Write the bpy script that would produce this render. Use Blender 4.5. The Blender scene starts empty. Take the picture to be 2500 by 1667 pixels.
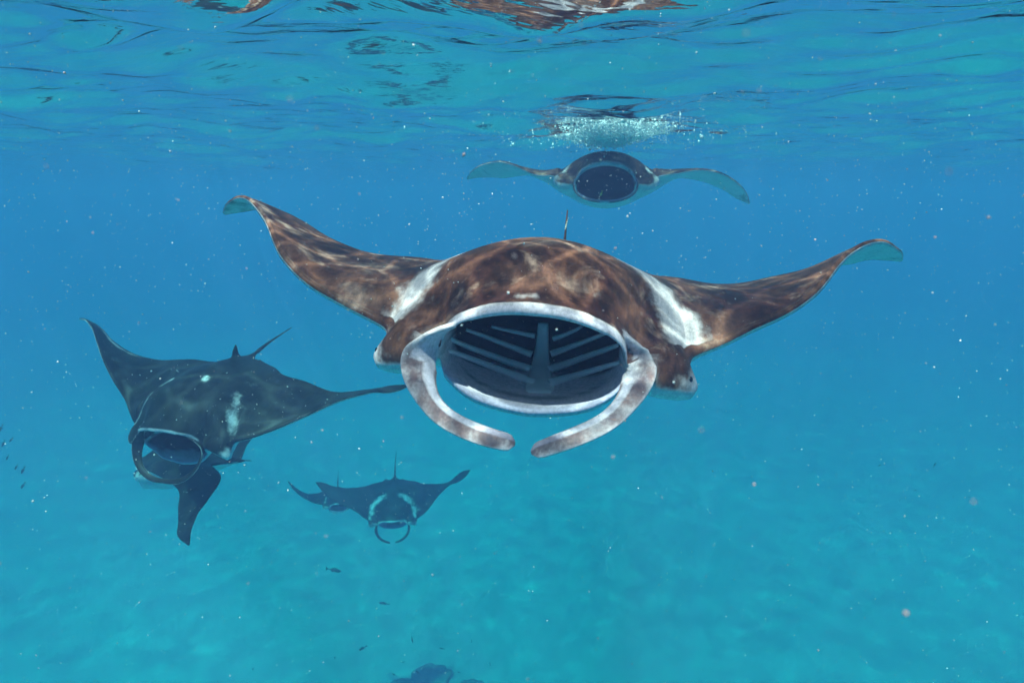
import bpy, bmesh, math, random
import numpy as np
from mathutils import Vector, Matrix
from mathutils.kdtree import KDTree

# ================================================================== camera, world, sun, exposure
scene = bpy.context.scene
COL = scene.collection
CAM_Z = -0.65                                    # camera floats 0.65 m under the surface (z = 0)
cam_data = bpy.data.cameras.new("camera")
cam_data.sensor_fit = 'HORIZONTAL'
cam_data.sensor_width = 36.0
cam_data.lens = 36.0 * 1490.0 / 2500.0
cam_data.clip_start = 0.02
cam_data.clip_end = 1000.0
cam_data.dof.use_dof = True
cam_data.dof.focus_distance = 2.4
cam_data.dof.aperture_fstop = 4.0
cam = bpy.data.objects.new("camera", cam_data)
COL.objects.link(cam)
cam.location = (0, 0, CAM_Z)
cam.rotation_euler = (math.radians(90) - math.atan((833.5 - 473.0) / 1490.0), 0, 0)
scene.camera = cam

SUN_ELEV, SUN_AZ = 65.0, 196.0                   # azimuth clockwise from +Y: high, behind the camera
world = bpy.data.worlds.new("World")
scene.world = world
world.use_nodes = True
wn = world.node_tree.nodes; wl = world.node_tree.links
bg = wn["Background"]
sky = wn.new("ShaderNodeTexSky")
sky.sky_type = 'NISHITA'
sky.sun_disc = False
sky.sun_elevation = math.radians(SUN_ELEV)
sky.sun_rotation = math.radians(SUN_AZ)
wl.new(sky.outputs[0], bg.inputs[0])
bg.inputs[1].default_value = 0.15

sun_data = bpy.data.lights.new("sun", 'SUN')
sun_data.energy = 5.0
sun_data.angle = math.radians(1.5)
sun_data.color = (1.0, 0.93, 0.85)
sun = bpy.data.objects.new("sun", sun_data)
COL.objects.link(sun)
_e, _a = math.radians(SUN_ELEV), math.radians(SUN_AZ)
_dir = Vector((math.sin(_a) * math.cos(_e), math.cos(_a) * math.cos(_e), math.sin(_e)))   # towards the sun
sun.rotation_euler = _dir.to_track_quat('Z', 'Y').to_euler()

scene.view_settings.view_transform = 'Standard'
scene.view_settings.look = 'None'
scene.view_settings.gamma = 1.0
scene.view_settings.use_curve_mapping = False
scene.view_settings.exposure = 1.65
scene.cycles.max_bounces = 7
scene.cycles.diffuse_bounces = 4
scene.cycles.glossy_bounces = 2
scene.cycles.volume_bounces = 1
scene.cycles.transparent_max_bounces = 7
scene.cycles.diffuse_bounces = 4
scene.cycles.glossy_bounces = 2
scene.cycles.caustics_reflective = False
scene.cycles.caustics_refractive = False
scene.cycles.use_denoising = True
scene.cycles.use_adaptive_sampling = True
scene.cycles.adaptive_threshold = 0.03
scene.cycles.sample_clamp_indirect = 4.0

def pchip(xk, yk, x):
    """monotone cubic interpolation through knots (clamped outside)"""
    xk = np.asarray(xk, float); yk = np.asarray(yk, float); x = np.clip(np.asarray(x, float), xk[0], xk[-1])
    h = np.diff(xk); d = np.diff(yk) / h
    m = np.zeros_like(yk)
    for i in range(1, len(xk) - 1):
        if d[i-1] * d[i] > 0:
            w1 = 2*h[i] + h[i-1]; w2 = h[i] + 2*h[i-1]
            m[i] = (w1 + w2) / (w1 / d[i-1] + w2 / d[i])
    m[0] = d[0]; m[-1] = d[-1]
    k = np.clip(np.searchsorted(xk, x, side='right') - 1, 0, len(h) - 1)
    t = (x - xk[k]) / h[k]; hh = h[k]
    return ((2*t**3 - 3*t**2 + 1) * yk[k] + (t**3 - 2*t**2 + t) * hh * m[k]
            + (-2*t**3 + 3*t**2) * yk[k+1] + (t**3 - t**2) * hh * m[k+1])

def sstep(a, b, x):
    t = np.clip((np.asarray(x, float) - a) / (b - a), 0, 1)
    return t * t * (3 - 2 * t)

def catmull(pts, n):
    pts = np.asarray(pts, float)
    seg = np.linalg.norm(np.diff(pts, axis=0), axis=1); u = np.r_[0, np.cumsum(seg)]
    m = np.zeros_like(pts)
    m[1:-1] = (pts[2:] - pts[:-2]) / (u[2:] - u[:-2])[:, None]
    m[0] = (pts[1] - pts[0]) / (u[1] - u[0]); m[-1] = (pts[-1] - pts[-2]) / (u[-1] - u[-2])
    t = np.linspace(0, u[-1], n)
    k = np.clip(np.searchsorted(u, t, side='right') - 1, 0, len(seg) - 1)
    h = seg[k]; s = (t - u[k]) / h; s = s[:, None]; h = h[:, None]
    return ((2*s**3-3*s**2+1)*pts[k] + (s**3-2*s**2+s)*h*m[k] + (-2*s**3+3*s**2)*pts[k+1] + (s**3-s**2)*h*m[k+1])

# planform of the disc, metres, half span 1.75; x = span, y = back from the upper lip
WM, XE, XN, TIP = 0.315, 0.50, 0.60, 1.80
LE_X = [0.00, 0.19, 0.315, 0.42, 0.475, 0.51, 0.56, 0.62, 0.75, 1.00, 1.25, 1.50, 1.68, 1.80]
LE_Y = [0.00, 0.03, 0.100, 0.13, 0.17, 0.24, 0.34, 0.38, 0.43, 0.53, 0.68, 0.93, 1.22, 1.50]
TE_X = [0.00, 0.06, 0.14, 0.30, 0.50, 0.80, 1.10, 1.40, 1.65, 1.80]
TE_Y = [1.45, 1.40, 1.335, 1.255, 1.20, 1.14, 1.12, 1.19, 1.385, 1.52]

BASE_POSE = dict(phi_l=([0.4, 0.7, 1.0, 1.3, 1.6, 1.8], [0, 5, 10, 10, 5, 0]),
                 phi_r=([0.4, 0.7, 1.0, 1.3, 1.6, 1.8], [0, 5, 10, 10, 5, 0]),
                 tw_l=([0.5, 1.8], [0, 0]), tw_r=([0.5, 1.8], [0, 0]),
                 sw_l=([0.5, 1.8], [0, 0]), sw_r=([0.5, 1.8], [0, 0]))

def manta_grid(pose, res=1.0, mouth=1.0):
    """returns P (stations, loop, 3), info dict of per-vertex arrays"""
    nm, nh, nn, nw = [max(4, int(round(k * res))) for k in (30, 12, 14, 74)]
    th = np.linspace(0, np.pi / 2, nm + 1)
    s_half = np.r_[WM * np.sin(th), np.linspace(WM, XE, nh + 1)[1:], np.linspace(XE, XN, nn + 1)[1:],
                   XN + (TIP - XN) * (np.linspace(0, 1, nw + 1)[1:] * 0.85 + 0.15 * np.sin(np.linspace(0, 1, nw + 1)[1:] * np.pi / 2))]
    S = np.r_[-s_half[:0:-1], s_half]
    nd, nl, nc, nv = [max(4, int(round(k * res))) for k in (66, 10, 44, 44)]
    a = np.abs(S)[:, None]; side = np.sign(S)[:, None]; side[side == 0] = 1
    yl = pchip(LE_X, LE_Y, a); yt = pchip(TE_X, TE_Y, a)
    yt = np.maximum(yt, yl + 0.012)
    q = np.clip(1 - (a / WM) ** 2, 0, 1)
    m = sstep(0.0, 0.10, q)                                   # 1 where the mouth is open
    zc = -0.035
    zu = zc + mouth * 0.175 * q ** 0.5                        # upper lip underside
    zl = zc - mouth * pose.get('jaw', 1.0) * 0.195 * q ** 0.40                       # lower lip top
    yj = yl + 0.10 * q ** 0.5                                 # lower lip sits further back
    r = 0.011 + 0.004 * q ** 0.5; rl = 0.010 + 0.002 * q ** 0.5
    zs = pchip([0, 0.315, 0.42, 0.50, 0.56, 0.64, 1.8], [zc, zc, -0.05, -0.045, -0.005, 0.0, 0.0], a)   # nose height of closed stations
    rn = pchip([0, 0.315, 0.36, 0.42, 0.485, 0.52, 0.58, 0.70, 1.2, 1.6, 1.8], [0.022, 0.022, 0.060, 0.095, 0.095, 0.055, 0.022, 0.016, 0.010, 0.006, 0.003], a)
    # ---- dorsal and ventral heights of the plain disc
    wing_t = pchip([0, 0.5, 0.7, 1.0, 1.4, 1.8], [0.12, 0.11, 0.075, 0.045, 0.02, 0.004], a)
    def air(v): return 1.9 * np.sqrt(np.clip(v, 0, 1)) * (1 - v) ** 1.1
    def dome(y): return pchip([0, .08, .25, .45, .7, 1.0, 1.2, 1.35, 1.45], [.17, .205, .245, .262, .255, .225, .20, .15, .10], y)
    def belly(y): return pchip([.08, .2, .4, .7, 1.0, 1.25, 1.45], [-.22, -.245, -.25, -.2, -.11, -.04, -.004], y)
    bx = 0.55 * np.exp(-(a / 0.44) ** 2.6) + 0.45 * np.exp(-(a / 0.60) ** 2.0)
    v_d = np.linspace(1, 0, nd + 1)[None, :] ** 1.35
    v_v = np.linspace(0, 1, nv + 1)[None, :] ** 1.35
    y0d = yl + (rn * (1 - m) + r * m); y0v = yl * (1 - m) + yj * m + (rn * (1 - m) + rl * m)
    y0d = np.minimum(y0d, yt - 0.008); y0v = np.minimum(y0v, yt - 0.008)
    yd = y0d + (yt - y0d) * v_d; yv = y0v + (yt - y0v) * v_v
    def dorsal(y, v, y0):
        zfull = np.maximum(wing_t * air(v) * 0.62, 0) + dome(y) * bx * (1 - v ** 4)
        z0 = m * (zu + 2 * r) + (1 - m) * (zs + rn)
        k = sstep(0, 1, np.clip((y - y0) / np.where(a < 0.55, 0.30, 0.10), 0, 1)) ** 0.75
        return z0 * (1 - k) + zfull * k
    def ventral(y, v, y0):
        zfull = -np.maximum(wing_t * air(v) * 0.38, 0) + belly(y) * bx * (1 - v ** 4)
        z0 = m * (zl - 2 * rl) + (1 - m) * (zs - rn)
        k = sstep(0, 1, np.clip((y - y0) / np.where(a < 0.55, 0.28, 0.10), 0, 1)) ** 0.8
        return z0 * (1 - k) + zfull * k
    zd = dorsal(yd, v_d, y0d); zv = ventral(yv, v_v, y0v)
    # fade to a thin trailing edge
    te = 0.0035 + 0.006 * (1 - a / TIP)
    zd = zd + te * np.minimum(1, (1 - v_d) * 0 + 1); zv = zv - te
    # ease the flank beside the mouth into the dome
    su = np.arange(-0.75, 0.7501, 0.004); kern = np.exp(-0.5 * (np.arange(-24, 25) * 0.004 / 0.032) ** 2); kern /= kern.sum()
    zs_ = np.stack([np.convolve(np.pad(np.interp(su, S, zd[:, j]), 24, mode='edge'), kern, 'valid') for j in range(zd.shape[1])], 1)
    zb = np.stack([np.interp(S, su, zs_[:, j]) for j in range(zd.shape[1])], 1)
    wz = sstep(0.03, 0.13, yd - yl) * (1 - sstep(0.50, 0.62, a))
    zd = zd * (1 - wz) + zb * wz
    # ---- nose arcs
    b = np.linspace(0, 1, nl + 2)[None, 1:-1]
    up_y = y0d - r * np.sin(np.pi * b); up_z = zu + r + r * np.cos(np.pi * b)
    lo_y = y0v - rl * np.sin(np.pi * b); lo_z = zl - rl + rl * np.cos(np.pi * b)
    c = np.linspace(0, 1, nc + 2)[None, 1:-1]; c = 0.35 * c + 0.65 * (0.5 - 0.5 * np.cos(np.pi * c))
    ang = np.pi / 2 - np.pi * c
    depth = 0.47 * q ** 0.32 + 0.004
    cy = (yl + r) * (1 - c) + (yj + rl) * c + depth * np.abs(np.cos(ang)) ** 0.55
    zm, zh = (zu + zl) / 2, (zu - zl) / 2
    flare = 1 + 0.10 * np.sin(np.pi * c) * q
    cz = zm + zh * flare * np.sign(np.sin(ang)) * np.abs(np.sin(ang)) ** 0.75
    tot = 2 * nl + nc
    e = np.linspace(0, 1, tot + 2)[None, 1:-1]
    el_y = (yl + rn) - rn * np.sin(np.pi * e); el_z = zs + rn * np.cos(np.pi * e)
    el_y = np.minimum(el_y, yt - 0.004)
    mo_y = np.concatenate([up_y, cy, lo_y], 1); mo_z = np.concatenate([up_z, cz, lo_z], 1)
    nose_y = el_y * (1 - m) + mo_y * m; nose_z = el_z * (1 - m) + mo_z * m
    Y = np.concatenate([yd, nose_y, yv[:, :-1]], 1); Z = np.concatenate([zd, nose_z, zv[:, :-1]], 1)
    zone = np.r_[np.zeros(nd + 1), np.full(nl, 1.0), np.full(nc, 2.0), np.full(nl, 3.0), np.full(nv, 4.0)]
    loop_c = np.r_[np.zeros(nd + 1 + nl), c[0], np.ones(nl + nv)]
    nj = Y.shape[1]
    A = np.repeat(a, nj, 1); X = np.repeat(S[:, None], nj, 1)
    # eye bulge on the head flank
    X0, Y0, Z0 = X.copy(), Y.copy(), Z.copy()
    g = np.exp(-((A - 0.485) / 0.055) ** 2 - ((Y - 0.21) / 0.085) ** 2 - ((Z + 0.05) / 0.09) ** 2)
    X = X + np.sign(X) * 0.062 * g; Z = Z - 0.02 * g
    # ---- bend the wings
    out = np.zeros(X.shape + (3,))
    for sg, sfx in ((-1, 'l'), (1, 'r')):
        phik = pose['phi_' + sfx]; twk = pose['tw_' + sfx]; swk = pose['sw_' + sfx]
        ss = np.linspace(0, TIP + 0.1, 600)
        ph = np.radians(pchip(phik[0], phik[1], ss))
        ph = ph * sstep(0.34, 0.85, ss)
        cx = np.r_[0, np.cumsum((np.cos(ph[1:]) + np.cos(ph[:-1])) / 2 * np.diff(ss))]
        czz = np.r_[0, np.cumsum((np.sin(ph[1:]) + np.sin(ph[:-1])) / 2 * np.diff(ss))]
        sel = (S < 0) if sg < 0 else (S >= 0)
        sa = np.abs(X[sel])
        pa = np.interp(sa, ss, ph); px = np.interp(sa, ss, cx); pz = np.interp(sa, ss, czz)
        tw = np.radians(pchip(twk[0], twk[1], sa)) * sstep(0.25, 0.95, sa)
        sw = pchip(swk[0], swk[1], sa) * sstep(0.25, 0.95, sa)
        yref = 0.6 * pchip(LE_X, LE_Y, sa) + 0.4 * pchip(TE_X, TE_Y, sa)
        dy = Y[sel] - yref; zz = Z[sel]
        y2 = yref + dy * np.cos(tw) - zz * np.sin(tw) + sw
        z2 = dy * np.sin(tw) + zz * np.cos(tw)
        out[sel, :, 0] = sg * (px - z2 * np.sin(pa))
        out[sel, :, 1] = y2
        out[sel, :, 2] = pz + z2 * np.cos(pa)
    chord = np.clip((Y0 - yl) / np.maximum(yt - yl, 1e-3), 0, 1)
    info = dict(x=X0, y=Y0, z=Z0, zone=np.repeat(zone[None], len(S), 0), cav=np.repeat(loop_c[None], len(S), 0), m=np.repeat(m, nj, 1), chord=chord, a=A)
    return out, info

def rot(yaw, pitch, roll):
    y, p, r = np.radians([yaw, pitch, roll])
    Rz = np.array([[np.cos(y), -np.sin(y), 0], [np.sin(y), np.cos(y), 0], [0, 0, 1]])
    Rx = np.array([[1, 0, 0], [0, np.cos(p), -np.sin(p)], [0, np.sin(p), np.cos(p)]])
    Ry = np.array([[np.cos(r), 0, np.sin(r)], [0, 1, 0], [-np.sin(r), 0, np.cos(r)]])
    return Rz @ Rx @ Ry

# ================================================================== helpers
def link(o):
    COL.objects.link(o); return o

def tag(o, label=None, cat=None, group=None, kind=None):
    if label: o['label'] = label
    if cat: o['category'] = cat
    if group: o['group'] = group
    if kind: o['kind'] = kind
    return o

def mesh_np(name, V, Fq, smooth=True):
    me = bpy.data.meshes.new(name)
    V = np.asarray(V, np.float32).reshape(-1, 3)
    Fl = [list(map(int, f)) for f in Fq] if not isinstance(Fq, np.ndarray) else Fq.tolist()
    me.from_pydata(V.tolist(), [], Fl)
    me.polygons.foreach_set('use_smooth', [smooth] * len(me.polygons))
    me.update()
    return me

def grid_faces(ni, nj, cyc_j=False, off=0):
    i = np.arange(ni - 1)[:, None]; jn = nj if cyc_j else nj - 1
    j = np.arange(jn)[None, :]
    a = i * nj + j; b = i * nj + (j + 1) % nj; c = (i + 1) * nj + (j + 1) % nj; d = (i + 1) * nj + j
    return np.stack([a, b, c, d], -1).reshape(-1, 4) + off

class NT:
    """tiny node-tree helper"""
    def __init__(s, name):
        s.mat = bpy.data.materials.new(name); s.mat.use_nodes = True
        s.t = s.mat.node_tree; s.t.nodes.clear()
        s.out = s.t.nodes.new('ShaderNodeOutputMaterial')
    def n(s, kind, **kw):
        nd = s.t.nodes.new('ShaderNode' + kind)
        for k, v in kw.items():
            if k.startswith('i_'):
                key = k[2:]; key = int(key) if key.isdigit() else key.replace('_', ' ')
                sock = nd.inputs[key]
                if hasattr(v, 'is_output') or isinstance(v, bpy.types.NodeSocket): s.t.links.new(v, sock)
                else: sock.default_value = v
            else: setattr(nd, k, v)
        return nd
    def math(s, op, a, b=None, clamp=False):
        nd = s.t.nodes.new('ShaderNodeMath'); nd.operation = op; nd.use_clamp = clamp
        for k, v in enumerate((a, b)):
            if v is None: continue
            if isinstance(v, bpy.types.NodeSocket): s.t.links.new(v, nd.inputs[k])
            else: nd.inputs[k].default_value = v
        return nd.outputs[0]
    def mix(s, f, a, b, blend='MIX'):
        nd = s.t.nodes.new('ShaderNodeMix'); nd.data_type = 'RGBA'; nd.blend_type = blend
        for k, v in ((0, f), (6, a), (7, b)):
            if isinstance(v, bpy.types.NodeSocket): s.t.links.new(v, nd.inputs[k])
            elif k == 0: nd.inputs[0].default_value = v
            else: nd.inputs[k].default_value = (*v, 1) if len(v) == 3 else v
        return nd.outputs[2]
    def ramp(s, f, stops, interp='LINEAR'):
        nd = s.t.nodes.new('ShaderNodeValToRGB'); cr = nd.color_ramp; cr.interpolation = interp
        while len(cr.elements) < len(stops): cr.elements.new(0.5)
        for e, (p, c) in zip(cr.elements, stops):
            e.position = p; e.color = (*c, 1) if len(c) == 3 else c
        s.t.links.new(f, nd.inputs[0]); return nd.outputs[0]
    def link(s, a, b): s.t.links.new(a, b)
    def surf(s, sh): s.t.links.new(sh, s.out.inputs[0]); return s.mat

def simple_mat(name, col, rough=0.6, var=0.25, scale=8.0):
    m = NT(name)
    tc = m.n('TexCoord')
    no = m.n('TexNoise', i_Vector=tc.outputs['Object'], i_Scale=scale, i_Detail=4.0)
    f = m.math('MULTIPLY_ADD', no.outputs[0], var * 2); f.node.inputs[2].default_value = 1 - var
    c = m.mix(1.0, col, f, 'MULTIPLY')
    p = m.n('BsdfPrincipled', i_Base_Color=c, i_Roughness=rough)
    return m.surf(p.outputs[0])

# ================================================================== water surface, sea floor, water body
WAVES = []
_r = random.Random(7)
for k in range(46):
    lam = 0.22 * (14.0 ** (k / 45.0))            # 0.22 m .. 3 m
    ang = _r.gauss(math.radians(75), 0.75)
    amp = 0.0062 * lam ** 1.2 * _r.uniform(0.6, 1.3)
    WAVES.append((2 * math.pi / lam * math.cos(ang), 2 * math.pi / lam * math.sin(ang), amp, _r.uniform(0, 6.283)))

CHOP = [(-0.72, 2.25, 0.45, 0.30, 0.55, 0.42, 0.4), (0.14, 2.40, 0.28, 0.26, 0.50, 0.42, 1.2), (-0.42, 2.75, 0.20, 0.20, 0.34, 0.42, 0.0), (-1.75, 2.75, 0.40, 0.30, 0.34, 0.40, 2.0),
        (-2.0, 2.95, 0.30, 0.20, 0.20, 0.34, 3.0), (-2.7, 4.1, 0.30, 0.25, 0.24, 0.34, 0.7), (1.35, 2.5, 0.25, 0.15, 0.20, 0.34, 2.2), (-1.1, 4.3, 0.5, 0.3, 0.22, 0.22, 1.0), (2.2, 3.4, 0.8, 0.5, 0.35, 0.22, 1.0)]
def wave_z(x, y):
    z = np.zeros_like(x)
    for kx, ky, a, p in WAVES: z += a * np.sin(kx * x + ky * y + p)
    for cx, cy, sx, sy, lam, steep, ph in CHOP:      # short patches of steeper chop
        z += steep * lam / 6.283 * np.exp(-((x - cx) / sx) ** 2 - ((y - cy) / sy) ** 2) * np.sin(6.283 / lam * (y - cy + 0.25 * (x - cx)) + ph + 2.5 * np.sin(3 * (x - cx)))
    return z

def axis(lo, hi, fine, step, grow):
    c = [0.0]
    while c[-1] < hi: c.append(c[-1] + step * (1 if c[-1] < fine else 1 + (c[-1] - fine) * grow))
    d = [0.0]
    while d[-1] > lo: d.append(d[-1] - step * (1 if -d[-1] < fine else 1 + (-d[-1] - fine) * grow))
    return np.array(d[:0:-1] + c)

def build_surface():
    xs = axis(-220, 220, 5.0, 0.035, 1.6); ys = axis(-220, 220, 7.0, 0.035, 1.6)
    X, Y = np.meshgrid(xs, ys, indexing='ij')
    fade = 1 / (1 + (np.hypot(X, Y) / 40) ** 2)
    Z = wave_z(X, Y) * fade
    me = mesh_np('water_surface', np.stack([X, Y, Z], -1), grid_faces(len(xs), len(ys))[:, ::-1])
    m = NT('water_surface')
    geo = m.n('NewGeometry')
    # fine ripples
    mp = m.n('Mapping', i_Vector=geo.outputs['Position']); mp.inputs['Scale'].default_value = (2.2, 6.0, 1.0)
    no = m.n('TexNoise', i_Vector=mp.outputs[0], i_Scale=1.6, i_Detail=3.0, i_Roughness=0.5)
    bump = m.n('Bump', i_Strength=0.30, i_Distance=0.02, i_Height=no.outputs[0])
    fr = m.n('Fresnel', i_IOR=1.333, i_Normal=bump.outputs[0])
    gl = m.n('BsdfGlossy', i_Color=(0.97, 0.97, 0.97, 1), i_Roughness=0.0, i_Normal=bump.outputs[0])
    # net of bright caustic lines painted into the transparency, patterning the sunlight below
    def net(scale, width, seed, warp):
        mpn = m.n('Mapping', i_Vector=geo.outputs['Position'])
        mpn.inputs['Location'].default_value = (seed, seed * 1.7, 0); mpn.inputs['Scale'].default_value = (1.0, 0.8, 0.0)
        wn_ = m.n('TexNoise', i_Vector=mpn.outputs[0], i_Scale=scale * 0.55, i_Detail=1.0)
        ad = m.n('VectorMath', operation='SUBTRACT', i_0=wn_.outputs['Color'], i_1=(0.5, 0.5, 0.5))
        sc = m.n('VectorMath', operation='SCALE', i_0=ad.outputs[0]); sc.inputs['Scale'].default_value = warp
        su = m.n('VectorMath', operation='ADD', i_0=mpn.outputs[0], i_1=sc.outputs[0])
        vo = m.n('TexVoronoi', feature='DISTANCE_TO_EDGE', voronoi_dimensions='2D', i_Vector=su.outputs[0], i_Scale=scale)
        e = m.math('MULTIPLY', vo.outputs['Distance'], -1.0 / width)
        return m.math('EXPONENT', e)
    n1 = net(3.0, 0.042, 3.1, 0.80); n2 = net(7.0, 0.055, 11.3, 0.40)
    big = m.n('TexNoise', i_Vector=geo.outputs['Position'], i_Scale=0.9, i_Detail=0.0)
    bigr = m.math('MULTIPLY_ADD', big.outputs[0], 0.9); bigr.node.inputs[2].default_value = 0.15
    bigr.node.use_clamp = True
    su = m.math('ADD', m.math('MULTIPLY', n1, 1.1), m.math('MULTIPLY', n2, 0.6))
    su = m.math('MULTIPLY', su, bigr)
    tr = m.math('ADD', su, 0.12, clamp=True)
    trc = m.n('CombineColor'); 
    for k in range(3): m.link(tr, trc.inputs[k])
    tp = m.n('BsdfTransparent', i_Color=trc.outputs[0])
    mx = m.n('MixShader', i_0=fr.outputs[0], i_1=tp.outputs[0], i_2=gl.outputs[0])
    m.surf(mx.outputs[0])
    o = link(bpy.data.objects.new('water_surface', me)); me.materials.append(m.mat)
    tag(o, kind='structure')
    return o

FLOOR_Z = -16.5
def floor_z(x, y):
    return (FLOOR_Z + 0.35 * np.sin(x * 0.21 + 1.3) * np.cos(y * 0.17))

def build_floor():
    xs = axis(-220, 220, 14.0, 0.25, 0.5); ys = axis(-220, 220, 26.0, 0.25, 0.5)
    X, Y = np.meshgrid(xs, ys, indexing='ij')
    me = mesh_np('sea_floor', np.stack([X, Y, floor_z(X, Y)], -1), grid_faces(len(xs), len(ys))[:, ::-1])
    m = NT('sand')
    tc = m.n('NewGeometry')
    n1 = m.n('TexNoise', i_Vector=tc.outputs['Position'], i_Scale=0.09, i_Detail=3.0, i_Roughness=0.5)
    n2 = m.n('TexNoise', i_Vector=tc.outputs['Position'], i_Scale=2.5, i_Detail=5.0)
    c = m.ramp(n1.outputs[0], [(0.34, (0.50, 0.50, 0.45)), (0.50, (0.57, 0.56, 0.50)), (0.68, (0.64, 0.625, 0.56))])
    c = m.mix(0.06, c, m.ramp(n2.outputs[0], [(0.3, (0.6, 0.6, 0.6)), (0.7, (1, 1, 1))]), 'MULTIPLY')
    p = m.n('BsdfPrincipled', i_Base_Color=c, i_Roughness=0.95)
    m.surf(p.outputs[0]); me.materials.append(m.mat)
    return tag(link(bpy.data.objects.new('sea_floor', me)), kind='structure')

def build_haze():
    bm = bmesh.new()
    bmesh.ops.create_cube(bm, size=1.0, matrix=Matrix.Translation((0, 0, (0.4 + FLOOR_Z - 2) / 2)) @ Matrix.Diagonal((400, 400, 0.4 - (FLOOR_Z - 2), 1)))
    me = bpy.data.meshes.new('haze'); bm.to_mesh(me); bm.free()
    m = NT('sea_water')
    v = m.n('VolumePrincipled')
    v.inputs['Density'].default_value = 0.155
    v.inputs['Color'].default_value = (0.072, 0.095, 0.206, 1)
    v.inputs['Absorption Color'].default_value = (0.0, 0.75, 0.91, 1)
    v.inputs['Anisotropy'].default_value = 0.0
    m.link(v.outputs[0], m.out.inputs['Volume']); me.materials.append(m.mat)
    return tag(link(bpy.data.objects.new('haze', me)), kind='stuff')

build_surface(); build_floor(); build_haze()

# ================================================================== manta rays
def tube(path, ra, rb, wide, n=16, cap=True):
    """closed swept blade: path (k,3); half sizes ra (along 'wide' axis) and rb (across); returns verts, quad faces, caps"""
    path = np.asarray(path, float); k = len(path)
    t = np.gradient(path, axis=0); t /= np.linalg.norm(t, axis=1)[:, None]
    w = np.asarray(wide, float) * np.ones((k, 3)); w = w - (w * t).sum(1)[:, None] * t
    w /= np.linalg.norm(w, axis=1)[:, None]; nrm = np.cross(t, w)
    a = np.linspace(0, 2 * np.pi, n, endpoint=False)
    V = path[:, None] + w[:, None] * (np.cos(a)[None, :, None] * np.asarray(ra)[:, None, None]) + nrm[:, None] * (np.sin(a)[None, :, None] * np.asarray(rb)[:, None, None])
    F = grid_faces(k, n, True).tolist()
    F += [list(range(n))[::-1], [(k - 1) * n + i for i in range(n)]]
    ang = np.repeat(a[None], k, 0)
    return V.reshape(-1, 3), F, ang.ravel(), np.repeat(np.linspace(0, 1, k)[:, None], n, 1).ravel()

def manta_skin(name, dark, brown, white, lav, black, pale=(0.6, 0.42, 0.35, 0.0)):
    m = NT(name)
    at = m.n('Attribute', attribute_name='pig'); sep = m.n('SeparateColor', i_Color=at.outputs['Color'])
    D, K, N = sep.outputs[0], sep.outputs[1], sep.outputs[2]
    tc = m.n('TexCoord')
    nz = m.n('TexNoise', i_Vector=tc.outputs['Object'], i_Scale=9.0, i_Detail=6.0, i_Roughness=0.62)
    mp = m.n('Mapping', i_Vector=tc.outputs['Object']); mp.inputs['Scale'].default_value = (26, 7, 9)
    st = m.n('TexNoise', i_Vector=mp.outputs[0], i_Scale=1.6, i_Detail=5.0, i_Roughness=0.6)
    fn = m.n('TexNoise', i_Vector=tc.outputs['Object'], i_Scale=85.0, i_Detail=4.0)
    mo = m.n('TexNoise', i_Vector=tc.outputs['Object'], i_Scale=3.4, i_Detail=5.0, i_Roughness=0.6)
    # ragged edge between dark and white skin
    e = m.math('ADD', D, m.math('MULTIPLY', m.math('SUBTRACT', nz.outputs[0], 0.5), 1.5))
    e = m.math('ADD', e, m.math('MULTIPLY', m.math('SUBTRACT', st.outputs[0], 0.5), 0.5))
    f = m.n('MapRange', interpolation_type='SMOOTHSTEP', i_0=e, i_1=0.12, i_2=0.80).outputs[0]
    mott = m.ramp(mo.outputs[0], [(0.42, (0, 0, 0)), (0.74, (1, 1, 1))])
    mf = m.math('MULTIPLY', mott, 0.7)
    dk = m.mix(mf, dark, brown)
    pn = m.n('TexNoise', i_Vector=tc.outputs['Object'], i_Scale=5.5, i_Detail=6.0, i_Roughness=0.65, i_Distortion=0.6)
    dk = m.mix(m.math('MULTIPLY', m.ramp(pn.outputs[0], [(0.54, (0, 0, 0)), (0.72, (1, 1, 1))]), pale[3]), dk, pale[:3])
    dk = m.mix(1.0, dk, m.ramp(st.outputs[0], [(0.3, (0.65, 0.65, 0.65)), (0.7, (1.35, 1.35, 1.35))]), 'MULTIPLY')
    wh = m.mix(m.math('MULTIPLY', nz.outputs[0], 0.35), white, lav)
    c = m.mix(f, wh, dk)
    c = m.mix(N, c, lav)
    c = m.mix(K, c, black)
    sc1 = m.n('Mapping', i_Vector=tc.outputs['Object']); sc1.inputs['Scale'].default_value = (6, 60, 40); sc1.inputs['Rotation'].default_value = (0.3, 0.2, 0.7)
    scr = m.n('TexNoise', i_Vector=sc1.outputs[0], i_Scale=1.5, i_Detail=3.0, i_Roughness=0.7)
    c = m.mix(m.math('MULTIPLY', m.ramp(scr.outputs[0], [(0.62, (0, 0, 0)), (0.72, (1, 1, 1))]), 0.28), c, brown)
    c = m.mix(0.7, c, m.ramp(fn.outputs[0], [(0.3, (0.7, 0.7, 0.7)), (0.7, (1.25, 1.25, 1.25))]), 'MULTIPLY')
    bp = m.n('Bump', i_Strength=0.25, i_Distance=0.004, i_Height=fn.outputs[0])
    ro = m.math('MULTIPLY_ADD', K, 0.3); ro.node.inputs[2].default_value = 0.52
    p = m.n('BsdfPrincipled', i_Base_Color=c, i_Roughness=ro, i_Normal=bp.outputs[0])
    p.inputs['Specular IOR Level'].default_value = 0.18
    return m.surf(p.outputs[0])

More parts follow.
